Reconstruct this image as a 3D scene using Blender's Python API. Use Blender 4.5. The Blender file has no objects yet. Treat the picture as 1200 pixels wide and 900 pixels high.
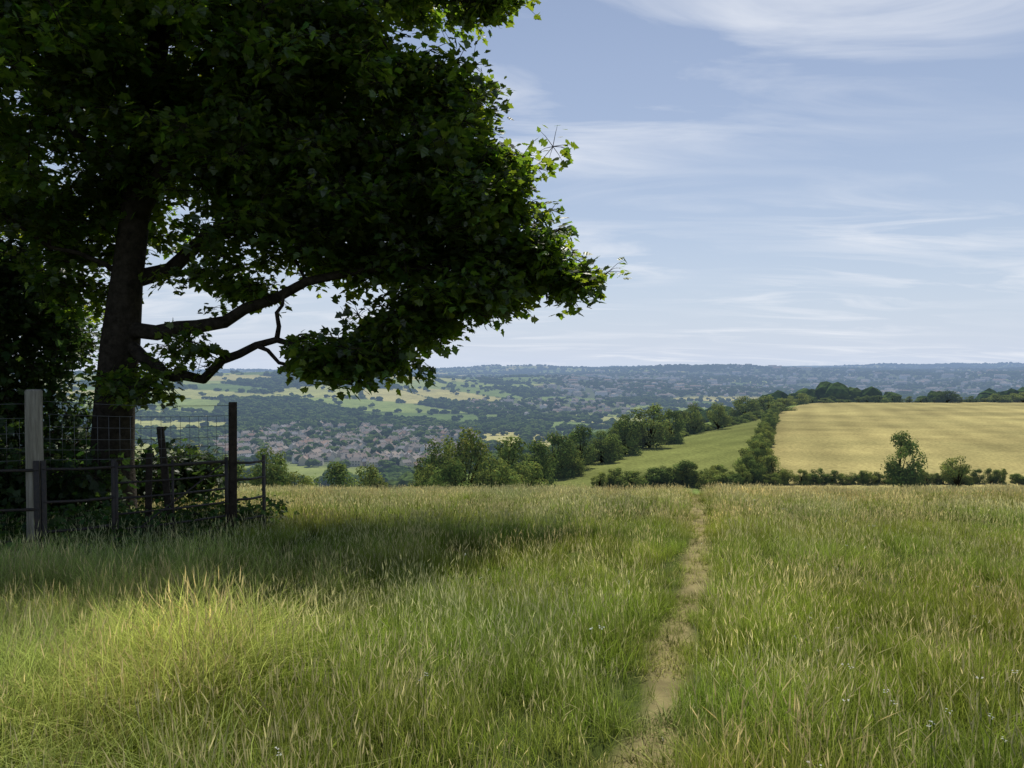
import bpy, math, random
import numpy as np
from mathutils import Vector, Matrix
random.seed(4); rng=np.random.default_rng(11)
sc=bpy.context.scene
sc.view_settings.view_transform='Standard'
try: sc.view_settings.look='None'
except Exception: pass
sc.view_settings.exposure=0
EYE=1.65
# ------------------------------------------------------------------ terrain
def smax(a,b,k):
    h=np.maximum(k-np.abs(a-b),0)/k
    return np.maximum(a,b)+h*h*k*.25
LR=np.log(np.array([50,600,1300,1700,2200,2800,3400,5000,7000,9500,20000.]))
KT=np.array([-.6,-.25,-.05,.15,.7])
KZ=np.array([
 [-90,-95,-100,-82,-58,-34,-60,-70,-90,-150,-400],
 [-90,-95,-102,-84,-60,-34,-62,-70,-90,-150,-400],
 [-90,-95,-102,-96,-82,-66,-78,-56,-80,-110,-230],
 [-90,-95,-100,-100,-96,-88,-74,-50,-66,-80,-150],
 [-90,-95,-100,-100,-98,-92,-78,-62,-62,-36,-20.]])
def undul(x,y):
    return (np.sin(x/410+1.3)*np.cos(y/530+.4)+.6*np.sin(x/190+y/240)+.35*np.sin(x/97-y/120+2))
def H(x,y):
    x=np.asarray(x,float); y=np.asarray(y,float)
    yp=np.maximum(y,0)
    fg=-(0.07*yp+0.00162*yp*yp)+np.where(y<0,5.6*(1-np.exp(np.minimum(y,0)/80)),0)
    fg=fg+.05*np.sin(x*.7+y*.3)*np.sin(y*.5-x*.2+1)+.10*np.sin(x*.13+.5)*np.sin(y*.11+x*.03)
    s=(x-6)*.886-(y-100)*.4635
    sp=np.logaddexp(0,(-s-2)/4.)*4
    plat=-12.3-.0145*np.maximum(y-90,0)-.24*sp-.2*np.logaddexp(0,(y-362)/6.)*6
    plat=plat+.5*np.sin(x/37.)*np.sin(y/51.)*np.clip((y-90)/60,0,1)
    r=np.sqrt(x*x+y*y)+1e-6
    lr=np.log(np.clip(r,50,20000))
    t=np.clip(np.where(y>1,x/np.maximum(y,1),np.sign(x)*.7),-.6,.7)
    cols=[np.interp(lr,LR,KZ[i]) for i in range(5)]
    val=cols[0]*0
    for i in range(5):
        lo=KT[i-1] if i>0 else None; hi=KT[i+1] if i<4 else None
        w=np.zeros_like(val)
        if lo is not None: w=np.where((t>=lo)&(t<=KT[i]),(t-lo)/(KT[i]-lo),w)
        if hi is not None: w=np.where((t>=KT[i])&(t<hi),(hi-t)/(hi-KT[i]),w)
        if i==4: w=np.where(t>=KT[4],1,w)
        if i==0: w=np.where(t<=KT[0],1,w)
        val=val+cols[i]*w
    val=val+undul(x,y)*np.clip((r-900)/1800,0,1.3)*8
    val=val+(vnoise(x,y,1300,61)-.5)*64*np.clip((r-2300)/2500,0,1)
    z=smax(smax(fg,plat,2.5),val,10)
    return np.where(y<0,fg,z)
def Hf(x,y): return float(H(np.array([x]),np.array([y]))[0])
def hsh(i,j,k):
    v=np.sin(i*127.1+j*311.7+k*74.7)*43758.5453
    return v-np.floor(v)
def vor(x,y,cell,ang=.5):
    c,s=math.cos(ang),math.sin(ang)
    wx=x+60*np.sin(y/310+1)+30*np.sin(x/170); wy=y+70*np.sin(x/290)
    X=(wx*c+wy*s)/cell; Y=(-wx*s+wy*c)/(cell*1.5)
    ix=np.floor(X); iy=np.floor(Y)
    d1=np.full(X.shape,9e9); d2=d1.copy(); idd=np.zeros(X.shape)
    for a in (-1,0,1):
        for b in (-1,0,1):
            cx=ix+a; cy=iy+b
            px=cx+.02+.96*hsh(cx,cy,1); py=cy+.02+.96*hsh(cx,cy,2)
            d=np.sqrt((X-px)**2+(Y-py)**2)
            h=hsh(cx,cy,3)
            n=d<d1
            d2=np.where(n,d1,np.minimum(d2,d)); idd=np.where(n,h,idd); d1=np.where(n,d,d1)
    return (d2-d1)*cell,idd
def vnoise(x,y,sc_,seed=0):
    X=x/sc_; Y=y/sc_; ix=np.floor(X); iy=np.floor(Y); fx=X-ix; fy=Y-iy
    fx=fx*fx*(3-2*fx); fy=fy*fy*(3-2*fy)
    a=hsh(ix,iy,seed+5); b=hsh(ix+1,iy,seed+5); c=hsh(ix,iy+1,seed+5); d=hsh(ix+1,iy+1,seed+5)
    return (a*(1-fx)+b*fx)*(1-fy)+(c*(1-fx)+d*fx)*fy
PY=np.array([-50,2,3.55,4.85,5.83,7.25,9.8,12.4,16,21,60]); PX=np.array([-12,.22,.63,1.0,1.26,1.71,2.42,3.04,3.9,5.05,14.5])
def pathx(y):
    return (np.interp(y,PY,PX)+np.interp(y-.8,PY,PX)+np.interp(y+.8,PY,PX))/3+.03*np.sin(y*1.9)
# ------------------------------------------------------------------ materials
def newmat(name):
    m=bpy.data.materials.new(name); m.use_nodes=True
    nt=m.node_tree; nt.nodes.clear(); return m,nt
def N(nt,t,**k):
    n=nt.nodes.new(t)
    for a,b in k.items(): setattr(n,a,b)
    return n
def math_(nt,op,a,b=None):
    n=N(nt,'ShaderNodeMath',operation=op)
    for i,v in enumerate((a,b)):
        if v is None: continue
        if isinstance(v,(int,float)): n.inputs[i].default_value=v
        else: nt.links.new(v,n.inputs[i])
    return n.outputs[0]
def mixc(nt,f,a,b,bt='MIX'):
    n=N(nt,'ShaderNodeMix',data_type='RGBA',blend_type=bt)
    for s,v in ((0,f),(6,a),(7,b)):
        if isinstance(v,(int,float)): n.inputs[s].default_value=v
        elif isinstance(v,tuple): n.inputs[s].default_value=(*v,1)
        else: nt.links.new(v,n.inputs[s])
    return n.outputs[2]
def noise(nt,scale,detail=4,rough=.6,vec=None):
    n=N(nt,'ShaderNodeTexNoise'); n.inputs['Scale'].default_value=scale; n.inputs['Detail'].default_value=detail; n.inputs['Roughness'].default_value=rough
    if vec is None: vec=N(nt,'ShaderNodeNewGeometry').outputs['Position']
    nt.links.new(vec,n.inputs['Vector']); return n.outputs['Fac']
def ramp(nt,f,stops):
    n=N(nt,'ShaderNodeValToRGB'); nt.links.new(f,n.inputs[0])
    e=n.color_ramp.elements
    while len(e)<len(stops): e.new(.5)
    for q,(p,c) in zip(e,stops): q.position=p; q.color=(*c,1) if len(c)==3 else c
    return n.outputs[0]
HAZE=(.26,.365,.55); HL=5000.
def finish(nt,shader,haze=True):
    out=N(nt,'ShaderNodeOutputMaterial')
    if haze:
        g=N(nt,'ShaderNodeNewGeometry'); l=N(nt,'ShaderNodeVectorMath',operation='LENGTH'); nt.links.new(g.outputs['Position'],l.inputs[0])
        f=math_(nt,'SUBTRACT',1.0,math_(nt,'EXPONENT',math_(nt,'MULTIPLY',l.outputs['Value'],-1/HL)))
        e=N(nt,'ShaderNodeEmission'); e.inputs[0].default_value=(*HAZE,1); e.inputs[1].default_value=1  # airlight painted into the material: surfaces glow haze blue with distance from origin
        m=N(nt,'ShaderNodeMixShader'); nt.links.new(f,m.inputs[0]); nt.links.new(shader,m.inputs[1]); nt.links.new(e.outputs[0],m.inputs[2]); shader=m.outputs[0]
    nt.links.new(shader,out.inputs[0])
def bsdf(nt,col,rough=.9,spec=.2,metal=0,bump=None,bd=.02):
    p=N(nt,'ShaderNodeBsdfPrincipled')
    if isinstance(col,tuple): p.inputs['Base Color'].default_value=(*col,1)
    else: nt.links.new(col,p.inputs['Base Color'])
    p.inputs['Roughness'].default_value=rough; p.inputs['Specular IOR Level'].default_value=spec; p.inputs['Metallic'].default_value=metal
    if bump is not None:
        b=N(nt,'ShaderNodeBump'); b.inputs['Distance'].default_value=bd; nt.links.new(bump,b.inputs['Height']); nt.links.new(b.outputs[0],p.inputs['Normal'])
    return p.outputs[0]
def diff(nt,col):
    d=N(nt,'ShaderNodeBsdfDiffuse')
    if isinstance(col,tuple): d.inputs[0].default_value=(*col,1)
    else: nt.links.new(col,d.inputs[0])
    return d.outputs[0]
def attr(nt,name='Col'):
    a=N(nt,'ShaderNodeAttribute'); a.attribute_name=name; return a.outputs['Color']
M_ground,nt=newmat('ground_earth_and_grass')
c=attr(nt)
c=mixc(nt,1.0,c,ramp(nt,noise(nt,2.0,3,.7),[(.3,(.6,.6,.6)),(.7,(1.35,1.35,1.3))]),'MULTIPLY')
c=mixc(nt,1.0,c,ramp(nt,noise(nt,.05,3,.65),[(.3,(.78,.8,.78)),(.7,(1.2,1.18,1.15))]),'MULTIPLY')
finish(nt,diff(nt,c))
def leafmat(name,tmul,tf,gl=.05):
    m,nt=newmat(name); c=attr(nt)
    d=diff(nt,c)
    g=N(nt,'ShaderNodeBsdfGlossy'); g.inputs['Roughness'].default_value=.42; g.inputs[0].default_value=(.9,.9,.9,1)
    m1=N(nt,'ShaderNodeMixShader'); m1.inputs[0].default_value=gl; nt.links.new(d,m1.inputs[1]); nt.links.new(g.outputs[0],m1.inputs[2])
    t=N(nt,'ShaderNodeBsdfTranslucent'); nt.links.new(mixc(nt,1.0,c,tmul,'MULTIPLY'),t.inputs[0])
    mx=N(nt,'ShaderNodeMixShader'); mx.inputs[0].default_value=tf; nt.links.new(m1.outputs[0],mx.inputs[1]); nt.links.new(t.outputs[0],mx.inputs[2])
    finish(nt,mx.outputs[0],False); return m
M_leaf=leafmat('sycamore_leaf',(7.2,6.3,1.9),.42,.07)
M_leafd=leafmat('shrub_leaf',(2.4,2.4,1.4),.32,.03)
M_leafm,nt=newmat('hedgerow_leaf')
oi=N(nt,'ShaderNodeObjectInfo')
c=mixc(nt,1.0,attr(nt),ramp(nt,oi.outputs['Random'],[(0,(.6,.68,.7)),(.5,(1,1,1)),(1,(1.4,1.22,1.1))]),'MULTIPLY')
d=diff(nt,c); t=N(nt,'ShaderNodeBsdfTranslucent'); nt.links.new(c,t.inputs[0])
mx=N(nt,'ShaderNodeMixShader'); mx.inputs[0].default_value=.35; nt.links.new(d,mx.inputs[1]); nt.links.new(t.outputs[0],mx.inputs[2])
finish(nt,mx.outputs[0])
M_bark,nt=newmat('bark')
c=ramp(nt,noise(nt,9,4,.7),[(.3,(.016,.013,.009)),(.7,(.055,.045,.034))])
finish(nt,bsdf(nt,c,.95,.1,bump=noise(nt,14,3,.7),bd=.03),False)
M_far,nt=newmat('distant_foliage')
oi=N(nt,'ShaderNodeObjectInfo')
c=ramp(nt,oi.outputs['Random'],[(0,(.024,.045,.014)),(.5,(.045,.078,.022)),(1,(.085,.12,.032))])
c=mixc(nt,1.0,c,ramp(nt,noise(nt,.4,1,.8),[(.3,(.5,.5,.5)),(.7,(1.5,1.5,1.4))]),'MULTIPLY')
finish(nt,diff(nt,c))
M_wall,nt=newmat('house_stone_wall')
oi=N(nt,'ShaderNodeObjectInfo')
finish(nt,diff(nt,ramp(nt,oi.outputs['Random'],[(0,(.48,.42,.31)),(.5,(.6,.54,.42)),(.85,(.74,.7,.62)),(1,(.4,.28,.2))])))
M_roof,nt=newmat('house_roof_tile')
oi=N(nt,'ShaderNodeObjectInfo')
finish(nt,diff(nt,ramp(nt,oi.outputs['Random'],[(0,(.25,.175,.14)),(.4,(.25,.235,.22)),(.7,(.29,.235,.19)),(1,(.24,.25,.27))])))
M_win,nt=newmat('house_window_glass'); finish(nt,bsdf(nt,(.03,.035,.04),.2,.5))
M_grass,nt=newmat('grass_blades')
c=attr(nt); d=diff(nt,c)
t=N(nt,'ShaderNodeBsdfTranslucent'); nt.links.new(c,t.inputs[0])
mx=N(nt,'ShaderNodeMixShader'); mx.inputs[0].default_value=.45; nt.links.new(d,mx.inputs[1]); nt.links.new(t.outputs[0],mx.inputs[2])
finish(nt,mx.outputs[0],False)
M_wood,nt=newmat('weathered_wood')
tc=N(nt,'ShaderNodeTexCoord'); mp=N(nt,'ShaderNodeMapping'); mp.inputs['Scale'].default_value=(22,22,1.6); nt.links.new(tc.outputs['Object'],mp.inputs[0])
nf=noise(nt,1,6,.7,mp.outputs[0])
finish(nt,bsdf(nt,ramp(nt,nf,[(.25,(.10,.085,.065)),(.5,(.28,.255,.2)),(.75,(.45,.41,.34))]),.9,.1,bump=nf,bd=.01),False)
M_woodd,nt=newmat('dark_creosoted_wood')
nf=noise(nt,14,5,.7)
finish(nt,bsdf(nt,ramp(nt,nf,[(.3,(.02,.016,.012)),(.7,(.06,.048,.036))]),.9,.1,bump=nf,bd=.01),False)
M_metal,nt=newmat('rusty_painted_metal')
nf=noise(nt,25,5,.7)
finish(nt,bsdf(nt,ramp(nt,nf,[(.35,(.018,.018,.018)),(.65,(.05,.036,.026))]),.6,.4,bump=nf,bd=.002),False)
M_wire,nt=newmat('galvanised_wire'); finish(nt,bsdf(nt,(.16,.16,.16),.5,.5,.6),False)
# ------------------------------------------------------------------ mesh helpers
def npmesh(name,V,F,mats,cols=None,matidx=None,smooth=False):
    me=bpy.data.meshes.new(name)
    V=np.asarray(V,np.float32)
    if isinstance(F,np.ndarray):
        me.vertices.add(len(V)); me.vertices.foreach_set('co',V.ravel())
        n,k=F.shape
        me.loops.add(n*k); me.loops.foreach_set('vertex_index',F.astype(np.int32).ravel())
        me.polygons.add(n); me.polygons.foreach_set('loop_start',np.arange(0,n*k,k,dtype=np.int32))
        me.update(calc_edges=True)
    else:
        me.from_pydata([tuple(v) for v in V],[],F)
    for m in mats: me.materials.append(m)
    if matidx is not None: me.polygons.foreach_set('material_index',np.asarray(matidx,np.int32))
    if cols is not None:
        a=me.color_attributes.new('Col','FLOAT_COLOR','POINT')
        C=np.ones((len(V),4),np.float32); C[:,:3]=cols; a.data.foreach_set('color',C.ravel())
    me.polygons.foreach_set('use_smooth',np.full(len(me.polygons),bool(smooth)))
    me.update()
    return me
def obj(name,me,parent=None,loc=(0,0,0),link=True):
    o=bpy.data.objects.new(name,me); o.location=loc
    if link: sc.collection.objects.link(o)
    if parent: o.parent=parent
    return o
def empty(name,loc=(0,0,0)):
    o=bpy.data.objects.new(name,None); o.location=loc; sc.collection.objects.link(o); o.empty_display_size=.3; return o
def instancer(name,P,R,S,I,coll,parent=None):
    me=bpy.data.meshes.new(name); n=len(P)
    me.vertices.add(n); me.vertices.foreach_set('co',np.asarray(P,np.float32).ravel())
    a=me.attributes.new('rot','FLOAT_VECTOR','POINT'); a.data.foreach_set('vector',np.asarray(R,np.float32).ravel())
    a=me.attributes.new('scl','FLOAT_VECTOR','POINT'); a.data.foreach_set('vector',np.asarray(S,np.float32).ravel())
    a=me.attributes.new('idx','INT','POINT'); a.data.foreach_set('value',np.asarray(I,np.int32))
    o=obj(name,me,parent)
    ng=bpy.data.node_groups.new(name+'_gn','GeometryNodeTree')
    ng.interface.new_socket('Geometry',in_out='INPUT',socket_type='NodeSocketGeometry')
    ng.interface.new_socket('Geometry',in_out='OUTPUT',socket_type='NodeSocketGeometry')
    gi=ng.nodes.new('NodeGroupInput'); go=ng.nodes.new('NodeGroupOutput')
    ip=ng.nodes.new('GeometryNodeInstanceOnPoints'); ci=ng.nodes.new('GeometryNodeCollectionInfo')
    ci.inputs['Collection'].default_value=coll; ci.inputs['Separate Children'].default_value=True; ci.inputs['Reset Children'].default_value=True
    ip.inputs['Pick Instance'].default_value=True
    def na(t,nm):
        q=ng.nodes.new('GeometryNodeInputNamedAttribute'); q.data_type=t; q.inputs['Name'].default_value=nm; return q.outputs['Attribute']
    ng.links.new(gi.outputs[0],ip.inputs['Points']); ng.links.new(ci.outputs[0],ip.inputs['Instance'])
    ng.links.new(na('INT','idx'),ip.inputs['Instance Index'])
    e2=ng.nodes.new('FunctionNodeEulerToRotation'); ng.links.new(na('FLOAT_VECTOR','rot'),e2.inputs[0]); ng.links.new(e2.outputs[0],ip.inputs['Rotation'])
    ng.links.new(na('FLOAT_VECTOR','scl'),ip.inputs['Scale'])
    ng.links.new(ip.outputs[0],go.inputs[0])
    md=o.modifiers.new('instances','NODES'); md.node_group=ng
    return o
def merged(name,variants,P,R,S,I,CM,mats,shade=None):
    P=np.asarray(P,float);R=np.asarray(R,float);S=np.asarray(S,float);I=np.asarray(I);CM=np.asarray(CM,float)
    cx,cy,cz=np.cos(R).T; sx,sy,sz=np.sin(R).T
    M=np.empty((len(P),3,3))
    M[:,0,0]=cy*cz; M[:,0,1]=sx*sy*cz-cx*sz; M[:,0,2]=cx*sy*cz+sx*sz
    M[:,1,0]=cy*sz; M[:,1,1]=sx*sy*sz+cx*cz; M[:,1,2]=cx*sy*sz-sx*cz
    M[:,2,0]=-sy; M[:,2,1]=sx*cy; M[:,2,2]=cx*cy
    M*=S[:,None,None]
    Vs=[];Fs=[];Cs=[];Ms=[];off=0
    for k,(v,f,c,mi) in enumerate(variants):
        s=np.where(I==k)[0]
        if len(s)==0: continue
        W_=np.einsum('kij,nj->kni',M[s],v)+P[s][:,None,:]
        n=len(v)
        Fk=f[None]+(np.arange(len(s))*n)[:,None,None]+off
        Vs.append(W_.reshape(-1,3).astype(np.float32)); Fs.append(Fk.reshape(-1,4)); Cs.append((c[None]*CM[s][:,None,:]).reshape(-1,3).astype(np.float32)); Ms.append(np.tile(mi,len(s)))
        off+=n*len(s)
    F=np.vstack(Fs); print(name,'quads',len(F))
    return npmesh(name,np.vstack(Vs),F,mats,np.vstack(Cs),np.concatenate(Ms))
def collection(name,meshes):
    c=bpy.data.collections.new(name)
    for i,m in enumerate(meshes):
        o=bpy.data.objects.new('%s_%02d'%(name,i),m); c.objects.link(o)
    return c
class Tubes:
    def __init__(s): s.V=[]; s.F=[]; s.n=0
    def tube(s,pts,rad,sides=8,cap=True):
        pts=[Vector(p) for p in pts]; k=len(pts)
        if not hasattr(rad,'__len__'): rad=[rad]*k
        up=None; rings=[]
        for i,p in enumerate(pts):
            d=(pts[min(i+1,k-1)]-pts[max(i-1,0)]); d=d.normalized() if d.length>1e-9 else Vector((0,0,1))
            if up is None:
                up=Vector((1,0,0)) if abs(d.x)<.8 else Vector((0,1,0))
            a=(up-d*up.dot(d)).normalized(); b=d.cross(a); up=a
            st=s.n
            for j in range(sides):
                t=2*math.pi*j/sides
                s.V.append(p+(a*math.cos(t)+b*math.sin(t))*rad[i])
            s.n+=sides; rings.append(st)
        for r0,r1 in zip(rings,rings[1:]):
            for j in range(sides):
                j2=(j+1)%sides; s.F.append((r0+j,r0+j2,r1+j2,r1+j))
        if cap:
            s.F.append(tuple(rings[0]+j for j in reversed(range(sides)))); s.F.append(tuple(rings[-1]+j for j in range(sides)))
    def box(s,c,ax,ay,az,b=.008):
        c=Vector(c); ax,ay,az=Vector(ax),Vector(ay),Vector(az)
        lx,ly=ax.length,ay.length
        st=s.n; prof=[]
        kx=1-b/lx; ky=1-b/ly
        for (px,py) in ((kx,1),(-kx,1),(-1,ky),(-1,-ky),(-kx,-1),(kx,-1),(1,-ky),(1,ky)): prof.append((px,py))
        kz=1-b/az.length
        for zz,sh in ((-1,.97),(-kz,1),(kz,1),(1,.9)):
            for px,py in prof: s.V.append(c+ax*px*sh+ay*py*sh+az*zz)
        s.n+=32
        for L in range(3):
            for j in range(8):
                j2=(j+1)%8; s.F.append((st+L*8+j,st+L*8+j2,st+L*8+8+j2,st+L*8+8+j))
        s.F.append(tuple(st+j for j in reversed(range(8)))); s.F.append(tuple(st+24+j for j in range(8)))
    def mesh(s,name,mat,smooth=True): return npmesh(name,[tuple(v) for v in s.V],s.F,[mat],smooth=smooth)
# ------------------------------------------------------------------ ground sheet
a1=np.radians(np.linspace(-46,46,820)); a2=np.radians(np.linspace(46,314,90)[1:-1])
ang=np.concatenate([a1,a2]); na_=len(ang)
rr=np.concatenate([[.02],np.linspace(.4,12,150),np.geomspace(12,420,230)[1:],np.geomspace(420,20000,260)[1:],[26000.]])
nr=len(rr)
A,Rr=np.meshgrid(ang,rr); X=(np.sin(A)*Rr).ravel(); Y=(np.cos(A)*Rr).ravel(); Z=H(X,Y)
Z[-na_:]-=300
def citymask(x,y):
    t=x/np.maximum(y,1); r=np.sqrt(x*x+y*y)
    n=vnoise(x,y,260,9)*.55+vnoise(x,y,110,10)*.45
    v=np.clip(1.5-np.sqrt(((t+.20)/.16)**2+((r-1040)/260)**2),0,1)
    v2=np.clip(1.2-np.sqrt(((t-.02)/.14)**2+((r-1750)/330)**2),0,1)
    c=np.clip((t+.04)/.1,0,1)*np.clip((r-1900)/500,0,1)*np.clip((6000-r)/2500,0,1)
    m=np.maximum(np.maximum(v,v2*.72),c*.74)
    return np.clip((m-(.95-n*1.3))*3.5,0,1)
def fieldcolor(x,y):
    r=np.sqrt(x*x+y*y); n=len(x)
    C=np.zeros((n,3)); C[:]=np.array([.06,.08,.022])
    s=(x-6)*.886-(y-100)*.4635
    onpl=(y>84)&(s>-2)&(y<364)
    hx=28+(y-88)*(87/242.)
    g=onpl&(x<hx); ye=onpl&(x>=hx)
    st=.5+.5*np.sin((x*.94-y*.34+2*vnoise(x,y,40,77))*2*np.pi/9.)
    st2=.5+.5*np.sin((x*.80-y*.6+2*vnoise(x,y,30,78))*2*np.pi/6.)
    nz=vnoise(x,y,22,1)*.6+vnoise(x,y,7,2)*.4
    w=.84+.14*st2[:,None]+(.5*(nz-.5))[:,None]
    C=np.where(g[:,None],np.array([.17,.19,.06])*w,C)
    w=.85+.14*st[:,None]+(.6*(nz-.5))[:,None]
    C=np.where(ye[:,None],np.array([.335,.29,.125])*w,C)
    sl=(y>45)&(~onpl)&(r<560)
    C=np.where(sl[:,None],np.array([.15,.2,.06]),C)
    e,idd=vor(x,y,190.)
    far=(r>=560)|(y>=364)
    pal=np.array([[.14,.19,.06],[.22,.26,.085],[.36,.33,.14],[.11,.16,.05],[.19,.24,.075],[.30,.31,.12],[.03,.05,.018]])
    pi=np.clip((idd*7.).astype(int),0,6)
    FC=pal[pi]*(.85+.3*vnoise(x,y,60,3))[:,None]
    FC=np.where((e<7)[:,None],np.array([.035,.055,.02]),FC)
    city=citymask(x,y)
    FC=FC*(1-city[:,None])+np.array([.09,.11,.065])*city[:,None]
    C=np.where(far[:,None],FC,C)
    pn=vnoise(x*1.,y*.5,.35,7)
    pw=.05+.07*pn+.005*y+.07*np.clip((4.6-y)/1.5,0,1)
    pd=np.abs(x-pathx(y))/pw
    pm=np.clip(1.6-pd,0,1)*((y>-8)&(y<40))
    C=C*(1-pm[:,None])+np.array([.23,.195,.10])*pm[:,None]
    return C
C=fieldcolor(X,Y)
idx=np.arange(nr*na_).reshape(nr,na_)
i0=idx[:-1]; i1=idx[1:]
F=np.stack([i0,np.roll(i0,-1,1),np.roll(i1,-1,1),i1],-1).reshape(-1,4)[:,::-1]
obj('ground',npmesh('ground',np.stack([X,Y,Z],1),F,[M_ground],C,smooth=True))
# ------------------------------------------------------------------ distant trees
def ico(sub):
    import bmesh
    bm=bmesh.new(); bmesh.ops.create_icosphere(bm,subdivisions=sub,radius=1)
    v=np.array([q.co[:] for q in bm.verts]); f=[tuple(x.index for x in q.verts) for q in bm.faces]; bm.free(); return v,f
iv,if_=ico(2)
far=[]
for k in range(5):
    V=[];F=[];n=0
    for l in range(5):
        c=np.array([rng.normal(0,.28),rng.normal(0,.28),.45+rng.uniform(-.12,.22)])
        if l==0: c=np.array([0,0,.42])
        rad=rng.uniform(.26,.42)
        w=iv*rad*(1+rng.uniform(-.22,.22,(len(iv),1)))*np.array([1,1,.95])+c
        w[:,2]=np.maximum(w[:,2],-.05)
        V.append(w); F+= [tuple(a+n for a in q) for q in if_]; n+=len(iv)
    far.append(npmesh('distant_tree_crown',np.vstack(V),F,[M_far]))
cfar=collection('distant_tree',far)
n=420000
lr=rng.uniform(math.log(330),math.log(9500),n); r=np.exp(lr); t=rng.uniform(-.8,.8,n)
y=r/np.sqrt(1+t*t); x=t*y
e,idd=vor(x,y,190.); pi=np.clip((idd*7.).astype(int),0,6)
cm=citymask(x,y)
wn=vnoise(x,y,330,21)*.6+vnoise(x,y,120,22)*.4
right=np.clip((t+.1)/.2,0,1)
ridge=np.clip((r-3200)/2500,0,1)
p=np.where(e<4,.34,0.0)+np.where(pi>=6,.24,0)+np.where(wn>.66-.12*right,.2,0)+.003+.010*right+cm*np.where(r<1900,.03,.035)+ridge*.10
p=np.where((vnoise(x,y,500,27)>.62)&(e<4)&(r<2500),p*.25,p)
p=np.where((cm>.4)&(r<1500),.035,p)
p=np.where((cm>.5)&(r>=1900),p*.7,p)
ok=(rng.uniform(0,1,n)<p*np.clip(r/1400,.35,1.2))&((y>372)|(r>560))
x,y,r=x[ok],y[ok],r[ok]
z=H(x,y); m=len(x); print('far trees',m)
s=rng.uniform(6,12,m)*(1+np.clip((r-3000)/6000,0,1)*.9)
instancer('distant_trees',np.stack([x,y,z],1),np.stack([0*x,0*x,rng.uniform(0,6.28,m)],1),np.stack([s*1.15,s*1.15,s*rng.uniform(.7,1.05,m)],1),rng.integers(0,5,m),cfar)
def house(w,d,h,rh,chim=2,storeys=2):
    V=[];F=[];MI=[]
    def add(vs,fs,mi):
        n=len(V); V.extend(vs); F.extend([tuple(a+n for a in f) for f in fs]); MI.extend([mi]*len(fs))
    x,y=w/2,d/2
    add([(-x,-y,-2),(x,-y,-2),(x,y,-2),(-x,y,-2),(-x,-y,h),(x,-y,h),(x,y,h),(-x,y,h),(-x,0,h+rh),(x,0,h+rh)],
        [(0,1,5,4),(2,3,7,6),(1,2,6,9,5),(3,0,4,8,7)],0)
    o=.35; zz=h-.2
    add([(-x-o,-y-o,zz),(x+o,-y-o,zz),(x+o,0,h+rh+.12),(-x-o,0,h+rh+.12),(x+o,y+o,zz),(-x-o,y+o,zz)],[(0,1,2,3),(3,2,4,5)],1)
    for c in range(chim):
        cx=-x+.6+c*(w-1.2)/max(chim-1,1); b=.4
        add([(cx-b,-b,h),(cx+b,-b,h),(cx+b,b,h),(cx-b,b,h),(cx-b,-b,h+rh+1),(cx+b,-b,h+rh+1),(cx+b,b,h+rh+1),(cx-b,b,h+rh+1)],[(0,1,5,4),(1,2,6,5),(2,3,7,6),(3,0,4,7),(4,5,6,7)],0)
    for st in range(storeys):
        for i in range(int(w//2.6)):
            wx=-x+1.6+i*2.6; wz=1+st*2.7
            for sgn in (-1,1):
                yy=sgn*(y+.03)
                add([(wx-.5,yy,wz),(wx+.5,yy,wz),(wx+.5,yy,wz+1.3),(wx-.5,yy,wz+1.3)],[(0,1,2,3)],2)
    return npmesh('village_house',V,F,[M_wall,M_roof,M_win],matidx=MI)
hs=[house(10,7,5.4,2.6),house(8,8,5.2,2.4),house(20,8,6,2.6,4),house(13,7.5,5.6,2.7,3),house(12,6,3,2.2,1,1),house(34,11,11,2.6,6,4)]
chs=collection('village_house',hs)
n=150000
lr=rng.uniform(math.log(620),math.log(6800),n); r=np.exp(lr); t=rng.uniform(-.7,.8,n)
y=r/np.sqrt(1+t*t); x=t*y; cm=citymask(x,y)
o1=vnoise(x,y,170,31)*5.1
row=np.abs(((x*np.cos(o1.round(1))+y*np.sin(o1.round(1)))/36)%1-.5)<.17
ok=(rng.uniform(0,1,n)<cm*.30*np.where(r<2000,.62,.5))&row
x,y,r,o1=x[ok],y[ok],r[ok],o1[ok]; m=len(x); print('houses',m)
hi=rng.choice(6,m,p=[.32,.27,.10,.20,.1,.01])
hi=np.where((r>2200)&(rng.uniform(0,1,m)<.15),5,hi)
s=rng.uniform(.85,1.1,m)*(1+np.clip((r-2500)/5000,0,.4))
instancer('distant_village_houses',np.stack([x,y,H(x,y)],1),np.stack([0*x,0*x,o1+np.pi/2+rng.integers(0,2,m)*1.57*(rng.uniform(0,1,m)<.3)],1),np.stack([s,s,s],1),hi,chs)
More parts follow.
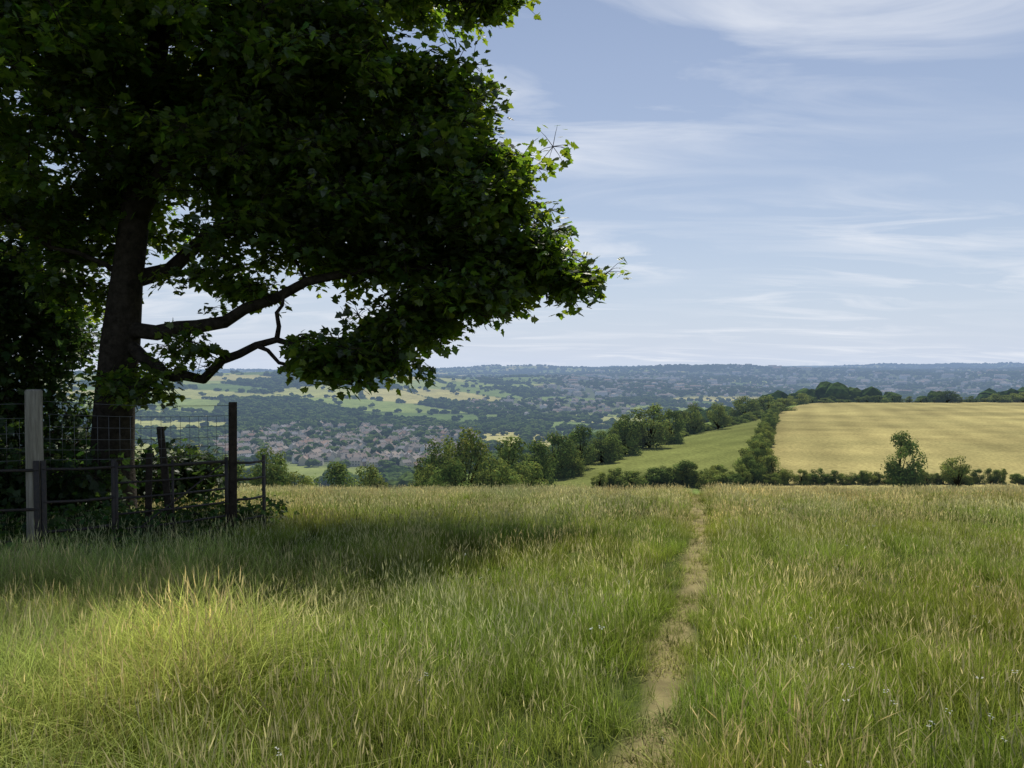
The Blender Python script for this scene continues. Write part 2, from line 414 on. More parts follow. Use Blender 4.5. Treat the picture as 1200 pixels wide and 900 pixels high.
# ------------------------------------------------------------------ mid distance trees
def leafcards(P,Nn,size,rs,narrow=.55):
    k=len(P)
    a=rs.normal(size=(k,3)); a-= (a*Nn).sum(1,keepdims=True)*Nn; a/=np.linalg.norm(a,axis=1,keepdims=True)+1e-9
    b=np.cross(Nn,a); s=size[:,None]
    V=np.stack([P-a*s*.5,P+b*s*.5*narrow,P+a*s*.5,P-b*s*.5*narrow],1).reshape(-1,3)
    return V,np.arange(k*4).reshape(-1,4)
def bush(seed,nl=5000,size=.042,tall=False):
    rs=np.random.default_rng(seed)
    T=Tubes(); L=[]
    lo=.22 if tall else .06
    for i in range(24):
        a=rs.uniform(0,6.28); h=rs.uniform(lo,.82); prof=.37*math.sqrt(max(0,1-((h-(.55 if tall else .40))/.5)**2))
        rr_=prof*math.sqrt(rs.uniform(.15,1)); rad=rs.uniform(.10,.19)*(1-.3*h)
        L.append((np.array([math.cos(a)*rr_,math.sin(a)*rr_,h]),rad))
    L.append((np.array([rs.normal(0,.06),rs.normal(0,.06),.84]),.12))
    T.tube([(0,0,-.25),(0.01,0,.15),(.0,.02,.5)],[.035,.025,.012],7,False)
    for c,rad in L[::2]:
        T.tube([(0,0,.05),tuple(c*np.array([.5,.5,.6])),tuple(c)],[.016,.01,.004],5,False)
    w=np.array([l[1]**2 for l in L]); w/=w.sum(); pick=rs.choice(len(L),nl,p=w)
    Cc=np.array([l[0] for l in L])[pick]; Rd=np.array([l[1] for l in L])[pick]
    lobec=rs.uniform(.65,1.35,len(L))[pick]
    d=rs.normal(size=(nl,3)); d/=np.linalg.norm(d,axis=1,keepdims=True)
    P=Cc+d*(Rd*(.6+.45*rs.uniform(0,1,nl)**.6)*(1+.14*rs.normal(size=nl)))[:,None]
    P[:,2]=np.maximum(P[:,2],-.02)
    nn=d+rs.normal(size=(nl,3))*.4+np.array([0,0,.5]); nn/=np.linalg.norm(nn,axis=1,keepdims=True)
    V,F=leafcards(P,nn,size*rs.uniform(.6,1.3,nl),rs,.7)
    col=np.array([.165,.215,.05])*(lobec*rs.uniform(.7,1.3,nl))[:,None]*(1+.25*rs.normal(size=(nl,1))*np.array([[1,.2,-.3]])*.5)
    C=np.repeat(np.clip(col,.005,1),4,0)
    V2=np.array([tuple(v) for v in T.V])
    F2=np.array(T.F)+len(V)
    return npmesh('tree_crown',np.vstack([V,V2]),np.vstack([F,F2]),[M_leafm,M_bark],np.vstack([C,np.full((len(V2),3),.04)]),[0]*len(F)+[1]*len(T.F))
bushes=[bush(100+i) for i in range(5)]+[bush(200+i,tall=True) for i in range(3)]
cb=collection('hedge_bush',bushes[:5])
def put_tree(name,bearing_u,top_v,dist,wpx,i,tall=False):
    x=(bearing_u-600)/900*dist; g=Hf(x,dist); top=EYE-(top_v-425)/900*dist
    h=max(top-g,1.0); w=wpx/900*dist/.82
    o=obj(name,bushes[5+i%3] if tall else bushes[i%5],None,(x,dist,g-.1)); o.scale=(w,w*1.05,h*1.03); o.rotation_euler=(0,0,i*1.37)
TR=[(512,512,76,58),(545,498,74,66),(590,507,78,66),(628,513,84,50),(535,534,66,60),(578,532,68,60),(500,542,70,40),(618,540,74,50),
(650,505,96,48),(680,495,106,46),(705,502,112,40),(733,484,124,46),(762,472,134,54),(786,478,142,34),(813,469,172,27),(842,470,185,26),
(874,463,240,34),(900,463,262,36),(918,466,275,30),(936,460,335,26),
(310,519,62,56),(265,530,60,50),(225,522,58,50),(190,530,52,50),(385,538,72,56),(430,541,72,50),(345,550,66,50),
(880,523,95,34),(907,532,92,34),(1056,503,84,48),(1125,533,86,36),(1110,457,344,30),(1172,461,344,26),(1030,463,344,20),(968,466,344,20),(1200,459,344,30),(1235,520,90,50),
(668,522,98,36),(720,507,116,30)]
TALL={14,15,31}
for i,(u,v,d,w) in enumerate(TR): put_tree('hedgerow_tree',u,v,d,w,i,i in TALL)
for i,(u,v,d,w) in enumerate([(738,550,86,36),(768,547,87,44),(806,537,88,42),(835,549,85,44),(862,554,84,36)]): put_tree('hawthorn_bush',u,v,d,w,i+2)
def hedge(name,pts,h,w,step,jit=.3):
    P=[];R=[];S=[];I=[]
    for (x0,y0),(x1,y1) in zip(pts,pts[1:]):
        L=math.hypot(x1-x0,y1-y0); k=int(L/step)
        for q in range(k):
            f=q/k; x=x0+(x1-x0)*f+random.gauss(0,w*.1); y=y0+(y1-y0)*f+random.gauss(0,w*.1)
            hh=h*random.uniform(1-jit,1+jit)
            P.append((x,y,Hf(x,y)-.1)); R.append((0,0,random.uniform(0,6.28))); ww=w*random.uniform(.8,1.3); S.append((ww,ww,hh)); I.append(random.randrange(5))
    instancer(name,P,R,S,I,cb)
hedge('hedge',[(27,88),(60,88.5),(110,90),(150,92)],1.6,2.2,1.0,.25)
hedge('hedge',[(10,87),(27,88)],2.0,2.6,1.2,.4)
hedge('hedge',[(28,89),(62,185),(115,332)],2.6,3.6,2.8,.55)
hedge('hedge',[(112,345),(180,347),(330,350)],2.4,5,3.8,.6)
hedge('hedge',[(6,104),(32,158),(74,232),(110,330)],2.2,4.2,3.4,.5)
hedge('hedge',[(-2,90),(6,104)],3,4,2.4,.35)
# ------------------------------------------------------------------ sycamore
LSr=[(-.12,.20),(.02,.42),(.2,.30),(.34,.60),(.5,.32),(.64,.26),(1,.012)]
def leafquads(Mr,c,s,V,F):
    n=len(V)
    for (a,b) in LSr:
        for sg in (1,-1):
            p=np.array([a-.35,b*sg,-.14*abs(b)-.12*max(a-.4,0)])
            V.append(c+Mr@p*s)
    for i in range(len(LSr)-1): F.append((n+2*i,n+2*i+2,n+2*i+3,n+2*i+1))
def rotm(a,b,c_):
    return np.array(Matrix.Rotation(a,3,'Z')@Matrix.Rotation(b,3,'Y')@Matrix.Rotation(c_,3,'X'))
def spray(seed,nleaf,R,lsize,flat,col):
    rs=np.random.default_rng(seed); V=[];F=[];T=Tubes();C=[]
    for k in range(nleaf):
        a=rs.uniform(0,6.28); rr_=R*math.sqrt(rs.uniform(0.02,1)); c=np.array([math.cos(a)*rr_,math.sin(a)*rr_,rs.normal(0,R*flat*.6)-.2*rr_])
        leafquads(rotm(a+rs.normal(0,.7),rs.normal(.40,.4),rs.normal(0,.4)),c,lsize*rs.uniform(.6,1.25),V,F)
        C+= [np.array(col)*rs.uniform(.65,1.35)*np.array([1+rs.normal(0,.12),1,1])]*(2*len(LSr))
        if k%3==0: T.tube([(0,0,0),tuple(c*.55+np.array((0,0,.03))),tuple(c)],[.008,.005,.003],3,False)
    n=len(V); nf=len(F)
    V=np.vstack([np.array(V),np.array([tuple(v) for v in T.V])]); F=np.vstack([np.array(F),np.array(T.F)+n])
    C=np.vstack([np.array(C),np.full((len(V)-n,3),.04)])
    return V,F,C,np.array([0]*nf+[1]*(len(F)-nf))
sprays=[spray(i,26,.42,.145,.4,(.040,.070,.014)) for i in range(7)]
spd=[spray(i+50,24,.45,.13,.8,(.032,.058,.016)) for i in range(4)]
TY=14.0; K=900/TY
def W(u,v,y=TY): return Vector(((u-600)/K,y,EYE+(425-v)/K))
def grow(nodes,par,A,seg=.45,jit=.05):
    P=np.array([tuple(n) for n in nodes]); A=sorted(A,key=lambda a:float(np.min(((P-np.array(a))**2).sum(1))))
    nodes=list(nodes); par=list(par)
    for a in A:
        d=((P-np.array(a))**2).sum(1)
        pen=np.maximum(0,P[:,2]-a[2])*.6
        j=int(np.argmin(np.sqrt(d)+pen)); p0=Vector(nodes[j]); v=Vector(a)-p0; L=v.length
        k=max(1,int(L/seg)); cur=j
        add=[]
        for q in range(1,k+1):
            f=q/k; pt=p0+v*f+Vector((random.gauss(0,jit),random.gauss(0,jit),random.gauss(0,jit)+.10*L*math.sin(f*math.pi)))
            if q==k: pt=Vector(a)
            nodes.append(pt); par.append(cur); cur=len(nodes)-1; add.append(tuple(pt))
        P=np.vstack([P,add])
    return nodes,par
def build_branches(nodes,par,fixed,name,mat,tip=.010,ex=2.3):
    n=len(nodes); r=np.zeros(n); kids=[[] for _ in range(n)]
    for i,p in enumerate(par):
        if p>=0: kids[p].append(i)
    acc=np.zeros(n)
    for i in range(n-1,-1,-1):
        if not kids[i]: acc[i]=max(acc[i],tip**ex)
        r[i]=acc[i]**(1/ex)
        if par[i]>=0: acc[par[i]]+=acc[i]
    for i,f in fixed.items(): r[i]=f
    T=Tubes()
    stack=[(s_,None) for s_ in [i for i in range(n) if par[i]<0]]
    while stack:
        s_,pp=stack.pop(); chain=[s_] if pp is None else [pp,s_]; cur=s_
        while kids[cur]:
            ks=sorted(kids[cur],key=lambda q:-r[q])
            for q in ks[1:]: stack.append((q,cur))
            cur=ks[0]; chain.append(cur)
        rad=[r[q] for q in chain]
        if pp is not None: rad[0]=min(rad[0],rad[1]*1.15)
        T.tube([nodes[q] for q in chain],rad,12 if max(rad)>.15 else (7 if max(rad)>.04 else 4),True)
    return T.mesh(name,mat)
tz=Hf((132-600)/K,TY)
trunk=[Vector(((126-600)/K,TY,tz-.3)),Vector(((127-600)/K,TY,tz+.15)),W(130,540),W(134,470),W(142,400),W(150,330),W(160,260),W(170,190),W(182,110),W(196,20),W(205,-80),W(215,-150)]
tr=[.58,.46,.37,.34,.33,.27,.25,.23,.20,.16,.12,.08]
nodes=list(trunk); par=[-1]+list(range(len(trunk)-1)); fixed={i:v for i,v in enumerate(tr)}
def limb(start,pts,r0,r1):
    prev=start
    full=[nodes[start]]+[Vector(p) for p in pts]; out=[]
    for a,b in zip(full,full[1:]):
        for f in (.5,1):
            q=a.lerp(b,f)+Vector((random.gauss(0,.03),random.gauss(0,.06),random.gauss(0,.05)))
            out.append(q)
    for k,q in enumerate(out):
        nodes.append(q); par.append(prev); prev=len(nodes)-1; fixed[prev]=r0+(r1-r0)*(k/len(out))
    return prev
limb(4,[W(190,388,13.9),W(240,388,13.7),W(300,368,13.5),W(370,335,13.3),W(450,322,13.2),W(540,318,13.2)],.15,.03)
e=limb(4,[W(185,420,13.6),W(215,443,13.3),W(262,437,13.1),W(303,410,13.0),W(345,400,13)],.12,.05)
limb(e,[W(380,410,13),W(430,403,13),W(480,398,13.1)],.045,.02)
limb(e-1,[W(350,425,12.8),W(400,430,12.7),W(440,425,12.7)],.035,.015)
limb(e,[W(347,375,13.0),W(352,350,13.0)],.04,.02)
limb(5,[W(190,300,14.6),W(250,250,15.2),W(330,215,15.6),W(420,190,15.8)],.15,.04)
limb(6,[W(215,200,13.4),W(290,130,12.9),W(380,80,12.6),W(470,40,12.5)],.15,.04)
limb(6,[W(120,210,14.4),W(70,150,14.8),W(10,100,15)],.14,.04)
limb(7,[W(240,110,14.8),W(320,20,15.4),W(390,-60,15.6)],.14,.04)
limb(8,[W(120,60,13.4),W(50,0,13),W(-20,-60,12.8)],.13,.04)
limb(5,[W(110,300,13.6),W(60,280,13.2)],.05,.02)
limb(9,[W(290,-60,13.2),W(350,-130,12.8)],.08,.03)
LB=[# u,v,ru,rv,y,ry,count
(250,70,185,105,13.7,3.7,220),(410,110,100,72,13.8,3.0,125),(505,195,84,40,13.7,1.9,62),(560,250,64,30,13.5,1.6,40),(590,312,80,27,13.8,1.3,58),(480,255,110,44,13.8,2.2,76),(440,305,80,22,13.8,1.5,28),
(545,350,74,18,13.5,1.2,36),(490,382,62,13,13.3,1.0,24),(425,420,76,13,12.9,.9,30),(375,220,115,58,14,2.6,86),(330,285,76,26,14,2.0,26),(110,150,130,110,13.8,3.6,130),(40,30,150,120,14,3.2,105),
(490,0,66,30,13.3,1.8,34),(565,18,34,20,13.4,.8,13),(530,125,44,26,13.4,1.1,20),(200,-100,220,90,13.8,3.6,150),(190,452,34,14,13.3,.8,8),(130,245,80,40,14.5,2.0,22),(50,270,60,40,14,2,20),(290,190,120,65,14,3.0,72),(400,-70,130,60,13.4,3.0,90),(620,285,32,15,13.2,.8,9),(230,325,46,20,14.6,1.2,6),(598,212,34,18,13.4,.8,11),(662,330,24,12,13.6,.6,8),(245,410,26,10,13,.6,4),(300,340,60,10,13.5,.8,6),(75,330,40,30,15,1.2,10)]
Aa=[]
for (u,v,ru,rv,yc,ry,cn) in LB:
    c=W(u,v,yc)
    for _ in range(cn):
        d=rng.normal(size=3); d/=np.linalg.norm(d); q=rng.uniform(0.05,1)**.45*(1+.14*rng.normal())
        Aa.append((c.x+d[0]*q*ru/K,c.y+d[1]*q*ry,c.z+d[2]*q*rv/K))
nodes,par=grow(nodes,par,Aa)
syc=empty('sycamore_tree',(nodes[0].x,TY,tz))
sinv=Matrix.Translation((-nodes[0].x,-TY,-tz))
def child(o):
    o.parent=syc; o.matrix_parent_inverse=sinv; return o
child(obj('trunk_and_branches',build_branches(nodes,par,fixed,'trunk_and_branches',M_bark)))
P=[];R=[];S=[];I=[];CM=[]
for a in Aa:
    cmul=rng.uniform(.6,1.35)
    for q in range(3):
        o=rng.normal(0,.20,3)*(q>0)
        P.append((a[0]+o[0],a[1]+o[1],a[2]+o[2]*.7)); R.append((rng.normal(0,.3),rng.normal(0,.3),rng.uniform(0,6.28))); S.append(rng.uniform(.7,1.1)); I.append(rng.integers(0,7)); CM.append((cmul*rng.uniform(.95,1.15),cmul,cmul))
child(obj('leaves',merged('leaves',sprays,P,R,S,I,CM,[M_leaf,M_bark])))
# ------------------------------------------------------------------ shaded trees / shrubs behind the fence
def lobed_tree(name,x,y,lobes,trunk_r,h):
    g=Hf(x,y); nd=[Vector((x,y,g-.3)),Vector((x,y,g+.2)),Vector((x+.1,y,g+h*.3)),Vector((x,y+.1,g+h*.6)),Vector((x,y,g+h*.85))]
    pr=[-1,0,1,2,3]; fx={0:trunk_r*1.4,1:trunk_r*1.1,2:trunk_r,3:trunk_r*.6,4:trunk_r*.3}
    AA=[]
    for (dx,dy,dz,a,b,c_,cn) in lobes:
        for _ in range(cn):
            d=rng.normal(size=3); d/=np.linalg.norm(d); q=rng.uniform(.1,1)**.4
            AA.append((x+dx+d[0]*a*q,y+dy+d[1]*b*q,max(g+dz+d[2]*c_*q,g+.15)))
    nd,pr=grow(nd,pr,AA)
    e=empty(name,(x,y,g)); inv=Matrix.Translation((-x,-y,-g))
    o=obj('trunk_and_branches',build_branches(nd,pr,fx,name+'_wood',M_bark)); o.parent=e; o.matrix_parent_inverse=inv
    P=[];R=[];S=[];I=[];CM=[]
    for a in AA:
        cmul=rng.uniform(.6,1.5)
        for q in range(3):
            o_=rng.normal(0,.22,3)*(q>0); P.append((a[0]+o_[0],a[1]+o_[1],a[2]+o_[2])); R.append((rng.normal(0,.5),rng.normal(0,.5),rng.uniform(0,6.28))); S.append(rng.uniform(.8,1.25)); I.append(rng.integers(0,4)); CM.append((cmul,)*3)
    o=obj('leaves',merged('leaves',spd,P,R,S,I,CM,[M_leafd,M_bark])); o.parent=e; o.matrix_parent_inverse=inv
lobed_tree('hawthorn_tree',-11.3,16.5,[(0,0,3.6,1.9,2,1.9,110),(0,0,6.3,1.9,2,1.7,90),(-1.2,0,1.6,1.8,1.8,1.6,80),(.6,.5,4.6,1.3,1.4,1.2,40)],.16,7)
lobed_tree('hawthorn_tree',-14.5,15,[(0,0,4,2.4,2.4,3.8,150),(0,0,8,2.4,2.4,2.6,100)],.2,9)
lobed_tree('elder_bush',-8.2,13.0,[(0,0,.6,1.3,1,.55,50),(-1.8,0,1.2,1.2,1,1.1,60)],.05,1.4)
lobed_tree('elder_bush',-8.2,17.5,[(0,0,.7,1.2,1,.7,34),(-2.0,0,1.1,1.4,1,1.2,50)],.05,1.6)
lobed_tree('hedge_shrub',-8.9,9.6,[(0,0,.6,1.0,1,.7,40),(-1.2,1.2,1,1.2,1.1,1.2,60)],.05,1.6)
P=[];R=[];S=[];I=[];CM=[]
while len(P)<460:
    x=rng.uniform(-8.5,-3.8); y=rng.uniform(8.0,13)
    lim=-5.6+(y-9)*.68
    if x>lim+.2+.5*vnoise(np.array([x]),np.array([y]),.9,3)[0]: continue
    hgt=rng.uniform(.05,.45)*(1 if x<lim else .6)
    P.append((x,y,Hf(x,y)+hgt)); R.append((rng.normal(0,.4),rng.normal(0,.4),rng.uniform(0,6.28))); S.append(rng.uniform(.4,.65)); I.append(rng.integers(0,4)); b=rng.uniform(.9,2.2); CM.append((b,b*1.05,b*.8))
obj('nettles',merged('nettles',spd,P,R,S,I,CM,[M_leafd,M_bark]))
# ------------------------------------------------------------------ fence and gate
def post(name,x,y,h,hw,mat,lean=(0,0),rot=.3):
    g=Hf(x,y); T=Tubes(); c,s=math.cos(rot),math.sin(rot)
    up=Vector((lean[0],lean[1],1)).normalized()
    T.box(up*(h/2-.2),(hw*c,hw*s,0),(-hw*s,hw*c,0),up*(h/2+.2),hw*.18)
    return obj(name,T.mesh(name,mat,False),None,(x,y,g))
def roundpost(name,x,y,h,r,mat):
    g=Hf(x,y); T=Tubes(); T.tube([(0,0,-.4),(0.01,0,h*.3),(.0,.01,h*.7),(0.01,0,h-.02),(.01,0,h)],[r*1.05,r*1.02,r,r*.98,r*.8],14)
    return obj(name,T.mesh(name,mat),None,(x,y,g))
roundpost('wooden_fence_post',-5.62,9.0,2.13,.092,M_wood)
post('wooden_fence_post',-4.14,11.32,2.05,.058,M_woodd,(.01,0))
post('wooden_fence_post',-5.35,12.0,1.75,.05,M_woodd,(-.10,.02))
post('wooden_fence_post',-5.25,11.0,1.35,.042,M_woodd,(.03,0))
def P3(a,b,f,z):
    x=a[0]+(b[0]-a[0])*f; y=a[1]+(b[1]-a[1])*f; return Vector((x,y,Hf(a[0],a[1])+(Hf(b[0],b[1])-Hf(a[0],a[1]))*f+z))
ga=(-5.05,9.75); gb=(-4.18,11.2); gate=empty('field_gate',(ga[0],ga[1],Hf(*ga))); ginv=Matrix.Translation((-ga[0],-ga[1],-Hf(*ga)))
def part(nm,T,par_,inv,mat):
    o=obj(nm,T.mesh(nm,mat)); o.parent=par_; o.matrix_parent_inverse=inv
for k,zz in enumerate((1.18,.98,.78,.58,.38,.18)):
    T=Tubes(); T.tube([P3(ga,gb,0,zz),P3(ga,gb,.5,zz-.01),P3(ga,gb,1,zz)],.022 if k in(0,5) else .014,8); part('rail_%d'%(k+1),T,gate,ginv,M_metal)
for k,f in enumerate((0,.48,1)):
    T=Tubes(); T.tube([P3(ga,gb,f,.1 if f else -.05),P3(ga,gb,f,1.24)],.028 if f in(0,1) else .018,8); part('stile_%d'%(k+1),T,gate,ginv,M_metal)
T=Tubes(); T.tube([P3(ga,gb,0.02,.2),P3(ga,gb,.98,1.16)],.012,6); part('brace',T,gate,ginv,M_metal)
def rail(name,a,b,zs,posts,top=1.2):
    e=empty(name,(a[0],a[1],Hf(*a))); inv=Matrix.Translation((-a[0],-a[1],-Hf(*a)))
    for k,zz in enumerate(zs):
        T=Tubes(); T.tube([P3(a,b,0,zz),P3(a,b,.5,zz-.015),P3(a,b,1,zz)],.018,8); part('rail_%d'%(k+1),T,e,inv,M_metal)
    for k,f in enumerate(posts):
        T=Tubes(); d=Vector((b[0]-a[0],b[1]-a[1],0)).normalized(); p=P3(a,b,f,top/2-.15); T.box(p,d*.028,Vector((-d.y,d.x,0))*.014,(0,0,top/2+.19),.003); part('post_%d'%(k+1),T,e,inv,M_metal)
rail('metal_railing',(-5.5,8.95),ga,(1.19,.8,.45),(0.02,.97),1.25)
rail('metal_railing',(-8.2,8.2),(-5.52,8.93),(1.18,.72,.35),(0,.5,.99),1.25)
rail('metal_railing',(-4.08,11.32),(-3.86,11.9),(1.15,.9,.6,.3),(1,),1.2)
T=Tubes()
a=(-5.6,9.1); b=(-4.14,11.3)
for zz in (1.3,1.42,1.55,1.7,1.85,2.0): T.tube([P3(a,b,f/6,zz-.03*math.sin(f/6*3.14)) for f in range(7)],.0035,4)
for f in np.linspace(.04,.96,18): T.tube([P3(a,b,f,1.2),P3(a,b,f,1.83)],.003,4)
a2_=(-8.2,8.3)
for zz in (1.3,1.45,1.62,1.8,1.97): T.tube([P3(a2_,a,f/6,zz-.03*math.sin(f/6*3.14)) for f in range(7)],.0035,4)
for f in np.linspace(.03,.97,20): T.tube([P3(a2_,a,f,1.2),P3(a2_,a,f,1.78)],.003,4)
obj('wire_fence',T.mesh('wire_fence',M_wire))
# ------------------------------------------------------------------ meadow grass
def clump(seed,nb,R,h0,h1,wid,col0,col1,lean=.35,stalks=0,hs=(.5,.7),scol=(.40,.36,.2),flower=0,fcol=(.75,.75,.7),segs=3,head=1.):
    rs=np.random.default_rng(seed); V=[];F=[];C=[]
    col0=np.array(col0);col1=np.array(col1);scol=np.array(scol)
    def strip(pts,ws,cs,side):
        n=len(V)
        for p,w,c in zip(pts,ws,cs):
            V.append(p-side*w); V.append(p+side*w); C.append(c); C.append(c)
        for i in range(len(pts)-1): F.append((n+2*i,n+2*i+1,n+2*i+3,n+2*i+2))
    for k in range(nb):
        a=rs.uniform(0,6.28); r_=R*math.sqrt(rs.uniform()); b=np.array([math.cos(a)*r_,math.sin(a)*r_,-.03])
        h=rs.uniform(h0,h1); la=rs.uniform(0,6.28); ln_=abs(rs.normal(0,lean))+.1; ld=np.array([math.cos(la),math.sin(la),0])
        sa=la+1.57+rs.normal(0,.6); side=np.array([math.cos(sa),math.sin(sa),0]); w=wid*rs.uniform(.6,1.3)
        fs=(0,.35,.7,1) if segs==3 else (0,.55,1)
        pts=[b+ld*ln_*h*f**2+np.array([0,0,h*(f-.35*ln_*f*f)]) for f in fs]
        br=rs.uniform(.6,1.4); dry=rs.uniform()<.08
        c0=col0*br; c1=(col1 if not dry else np.array([.44,.39,.17]))*br
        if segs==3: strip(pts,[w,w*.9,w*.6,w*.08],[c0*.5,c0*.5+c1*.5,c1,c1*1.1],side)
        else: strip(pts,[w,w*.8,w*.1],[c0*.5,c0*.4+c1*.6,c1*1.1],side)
    for k in range(stalks):
        a=rs.uniform(0,6.28); r_=R*math.sqrt(rs.uniform()); b=np.array([math.cos(a)*r_,math.sin(a)*r_,-.03])
        h=rs.uniform(*hs); la=rs.uniform(0,6.28); ld=np.array([math.cos(la),math.sin(la),0]); ln_=abs(rs.normal(0,.22))
        sa=rs.uniform(0,6.28); side=np.array([math.cos(sa),math.sin(sa),0])
        fn=lambda f:b+ld*ln_*h*f**2.2+np.array([0,0,h*(f-.2*ln_*f*f)])
        ww=wid*.35; sc_=scol*rs.uniform(.7,1.25); hw=wid*head
        strip([fn(0),fn(.5),fn(.88)],[ww,ww*.8,ww*.6],[col0,sc_*.3+col1*.7,sc_],side)
        for sd in (side,np.array([-side[1],side[0],0])):
            strip([fn(.86),fn(.90),fn(.96),fn(1.03)],[ww*.5,hw,hw*.8,hw*.15],[sc_,sc_*1.1,sc_*1.15,sc_],sd)
    for k in range(flower):
        a=rs.uniform(0,6.28); r_=R*math.sqrt(rs.uniform()); b=np.array([math.cos(a)*r_,math.sin(a)*r_,0]); h=rs.uniform(.34,.46)
        strip([b,b+np.array([0,0,h])],[.002,.002],[col0,col0],np.array([1,0,0]))
        for q in range(5):
            aa=rs.uniform(0,6.28); rr_=rs.uniform(0,.016); c=b+np.array([math.cos(aa)*rr_,math.sin(aa)*rr_,h+rs.uniform(-.008,.008)]); n=len(V); s_=rs.uniform(.003,.005)
            for t_ in range(6): V.append(c+np.array([math.cos(t_*1.047)*s_,math.sin(t_*1.047)*s_,0])); C.append(np.array(fcol))
            F.append((n,n+1,n+2,n+3)); F.append((n,n+3,n+4,n+5))
    F=np.array(F)
    return np.array(V),F,np.array(C),np.zeros(len(F),int)
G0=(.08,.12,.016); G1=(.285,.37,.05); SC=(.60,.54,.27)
cl=[]
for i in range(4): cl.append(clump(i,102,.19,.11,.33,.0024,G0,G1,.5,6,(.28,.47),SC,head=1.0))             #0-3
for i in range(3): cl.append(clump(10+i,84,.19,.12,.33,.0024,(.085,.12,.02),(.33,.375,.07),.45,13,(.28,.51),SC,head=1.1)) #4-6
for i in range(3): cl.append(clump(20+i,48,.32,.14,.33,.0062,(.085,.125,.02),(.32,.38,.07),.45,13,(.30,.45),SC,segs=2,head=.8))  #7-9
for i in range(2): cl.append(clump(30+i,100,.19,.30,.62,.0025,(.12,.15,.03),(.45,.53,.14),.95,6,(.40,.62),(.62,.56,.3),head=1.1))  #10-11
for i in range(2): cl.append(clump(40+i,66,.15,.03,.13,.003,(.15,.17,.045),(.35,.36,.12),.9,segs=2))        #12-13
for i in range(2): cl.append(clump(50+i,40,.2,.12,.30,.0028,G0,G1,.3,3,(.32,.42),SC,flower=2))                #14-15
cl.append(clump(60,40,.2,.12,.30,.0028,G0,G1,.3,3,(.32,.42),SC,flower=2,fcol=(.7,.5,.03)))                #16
def sample(y0,y1,den):
    w=.74*y1+2.2; A_=(y1-y0)*2*w; k=int(A_*den); y=rng.uniform(y0,y1,k); x=rng.uniform(-w,w,k)
    ok=np.abs(x)<.74*y+2.2; return x[ok],y[ok]
P=[];R=[];S=[];I=[];CM=[]
for (y0,y1,den,kind) in ((1.4,7,40,0),(7,12,21,0),(12,24,9.5,1),(24,37,4.2,1)):
    x,y=sample(y0,y1,den)
    n=len(x); z=H(x,y); pd=np.abs(x-pathx(y))
    hn=vnoise(x,y,1.6,41)*.4+vnoise(x,y,.55,42)*.6; pn=vnoise(x*1.,y*.5,.35,7)
    left=np.clip((-x-1.2-.22*y+vnoise(x,y,1.2,55)*1.6)/1.4,0,1)*np.clip((9.5-y)/2,0,1)
    pw=.06+.09*pn+.005*y+.07*np.clip((4.6-y)/1.5,0,1)
    u=rng.uniform(0,1,n); seed_=vnoise(x,y,2.2,44)
    tint=vnoise(x,y,3.1,71)*.5+vnoise(x,y,1.0,72)*.5; dk=vnoise(x,y,.7,73)
    for q in range(n):
        s_=.58+.76*hn[q]
        if kind==0:
            ii=random.randrange(4) if u[q]>.08+.5*seed_[q] else 4+random.randrange(3)
            if u[q]<left[q]*.7: ii=10+random.randrange(2)
            elif random.random()<(.05 if x[q]>pathx(y[q]) else .008): ii=14+random.randrange(2)+(random.random()<.15)
        else:
            ii=7+random.randrange(3); s_*=.97
        if pd[q]<pw[q]:
            if random.random()<.18: s_=.35
            else: ii=12+random.randrange(2); s_=random.uniform(.7,1.4)
        elif pd[q]<pw[q]+.2: s_*=.62
        ii=min(ii,16)
        P.append((x[q],y[q],z[q])); R.append((random.gauss(0,.12)-.04,random.gauss(0,.12)+.05,random.uniform(0,6.28))); S.append(s_); I.append(ii)
        b=random.uniform(.8,1.22)*(.68+.64*dk[q]); t_=tint[q]-.5
        CM.append((b*(1+.45*t_),b*(1+.10*t_),b*(1-.1*t_)))
print('clumps',len(P))
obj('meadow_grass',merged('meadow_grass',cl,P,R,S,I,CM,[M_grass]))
# ------------------------------------------------------------------ light
az=math.radians(9); el=math.radians(56)
Sd=Vector((math.sin(az)*math.cos(el),math.cos(az)*math.cos(el),math.sin(el)))
l=bpy.data.lights.new('sun','SUN'); l.energy=5; l.angle=math.radians(.5); l.color=(1,.95,.84)
o=bpy.data.objects.new('sun',l); sc.collection.objects.link(o); o.rotation_euler=Sd.to_track_quat('Z','Y').to_euler(); o.location=(20,10,40)
w=bpy.data.worlds.new('World'); sc.world=w; w.use_nodes=True; nt=w.node_tree; nt.nodes.clear()
sky=N(nt,'ShaderNodeTexSky',sky_type='NISHITA'); sky.sun_disc=False; sky.sun_elevation=el; sky.sun_rotation=az; sky.altitude=200; sky.air_density=1.0; sky.dust_density=.5; sky.ozone_density=1.6
tc=N(nt,'ShaderNodeTexCoord'); sx=N(nt,'ShaderNodeSeparateXYZ'); nt.links.new(tc.outputs['Generated'],sx.inputs[0])
zc=math_(nt,'MAXIMUM',sx.outputs[2],0.0)
zz=math_(nt,'ADD',zc,.12)
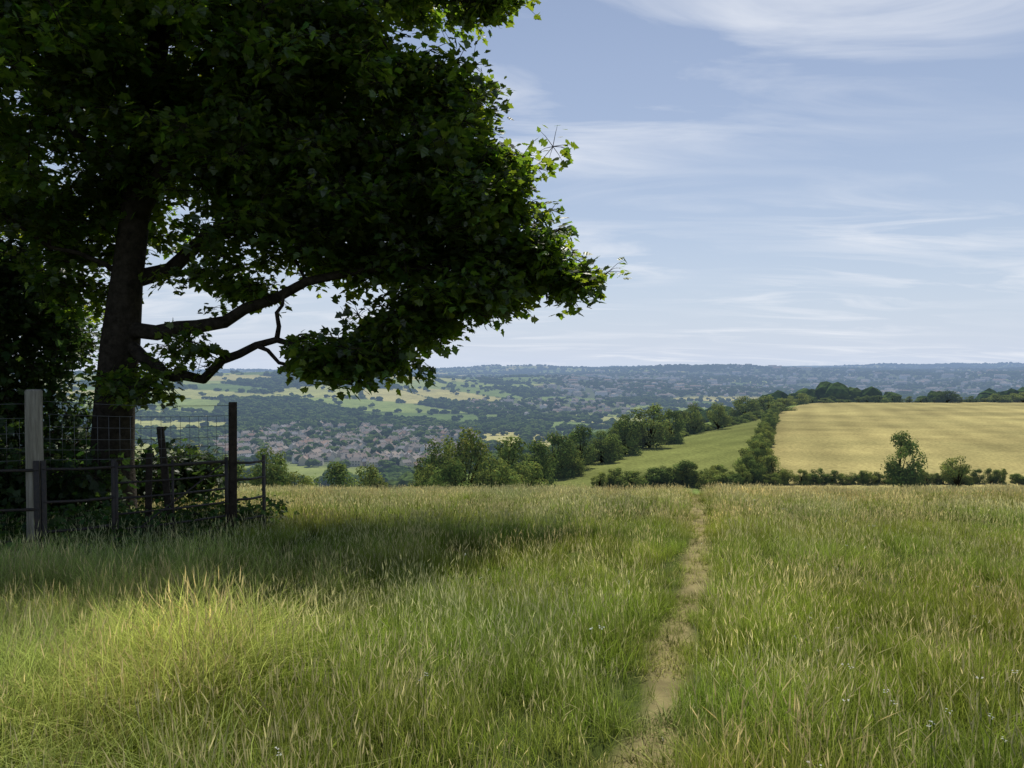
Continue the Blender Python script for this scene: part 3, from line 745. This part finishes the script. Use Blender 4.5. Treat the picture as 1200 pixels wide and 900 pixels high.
cx=N(nt,'ShaderNodeCombineXYZ'); nt.links.new(math_(nt,'DIVIDE',sx.outputs[0],zz),cx.inputs[0]); nt.links.new(math_(nt,'DIVIDE',sx.outputs[1],zz),cx.inputs[1])
mp=N(nt,'ShaderNodeMapping'); mp.inputs['Rotation'].default_value=(0,0,.65); mp.inputs['Scale'].default_value=(.55,1.4,1); mp.inputs['Location'].default_value=(1.3,2.4,0); nt.links.new(cx.outputs[0],mp.inputs[0])
n1=N(nt,'ShaderNodeTexNoise'); n1.inputs['Scale'].default_value=1.8; n1.inputs['Detail'].default_value=6; n1.inputs['Roughness'].default_value=.58; n1.inputs['Distortion'].default_value=.8; nt.links.new(mp.outputs[0],n1.inputs[0])
n2=N(nt,'ShaderNodeTexNoise'); n2.inputs['Scale'].default_value=.7; n2.inputs['Detail'].default_value=1; nt.links.new(cx.outputs[0],n2.inputs[0])
f=math_(nt,'MULTIPLY',ramp(nt,n1.outputs[0],[(.46,(0,0,0)),(.70,(1,1,1))]),ramp(nt,n2.outputs[0],[(.38,(.15,.15,.15)),(.60,(1,1,1))]))
f=math_(nt,'MULTIPLY',f,ramp(nt,zc,[(.0,(.8,.8,.8)),(.4,(.85,.85,.85)),(.6,(.08,.08,.08))]))
hz=math_(nt,'MULTIPLY',math_(nt,'EXPONENT',math_(nt,'MULTIPLY',zc,-5.2)),.95)
c=mixc(nt,ramp(nt,zc,[(.35,(.3,.3,.3)),(.6,(.0,.0,.0))]),sky.outputs[0],(5.4,6.4,9.2))
c=mixc(nt,hz,c,(7.6,8.6,10.4))
c=mixc(nt,f,c,(10.2,10.6,11.4))
bg=N(nt,'ShaderNodeBackground'); bg.inputs[1].default_value=.082; nt.links.new(c,bg.inputs[0])
ow=N(nt,'ShaderNodeOutputWorld'); nt.links.new(bg.outputs[0],ow.inputs[0])
# ------------------------------------------------------------------ camera
cam=bpy.data.cameras.new('camera'); cam.lens=27; cam.sensor_width=36; cam.clip_end=60000; cam.clip_start=.05
o=bpy.data.objects.new('camera',cam); sc.collection.objects.link(o); o.location=(0,0,EYE); o.rotation_euler=(math.radians(90-1.59),0,0); sc.camera=o
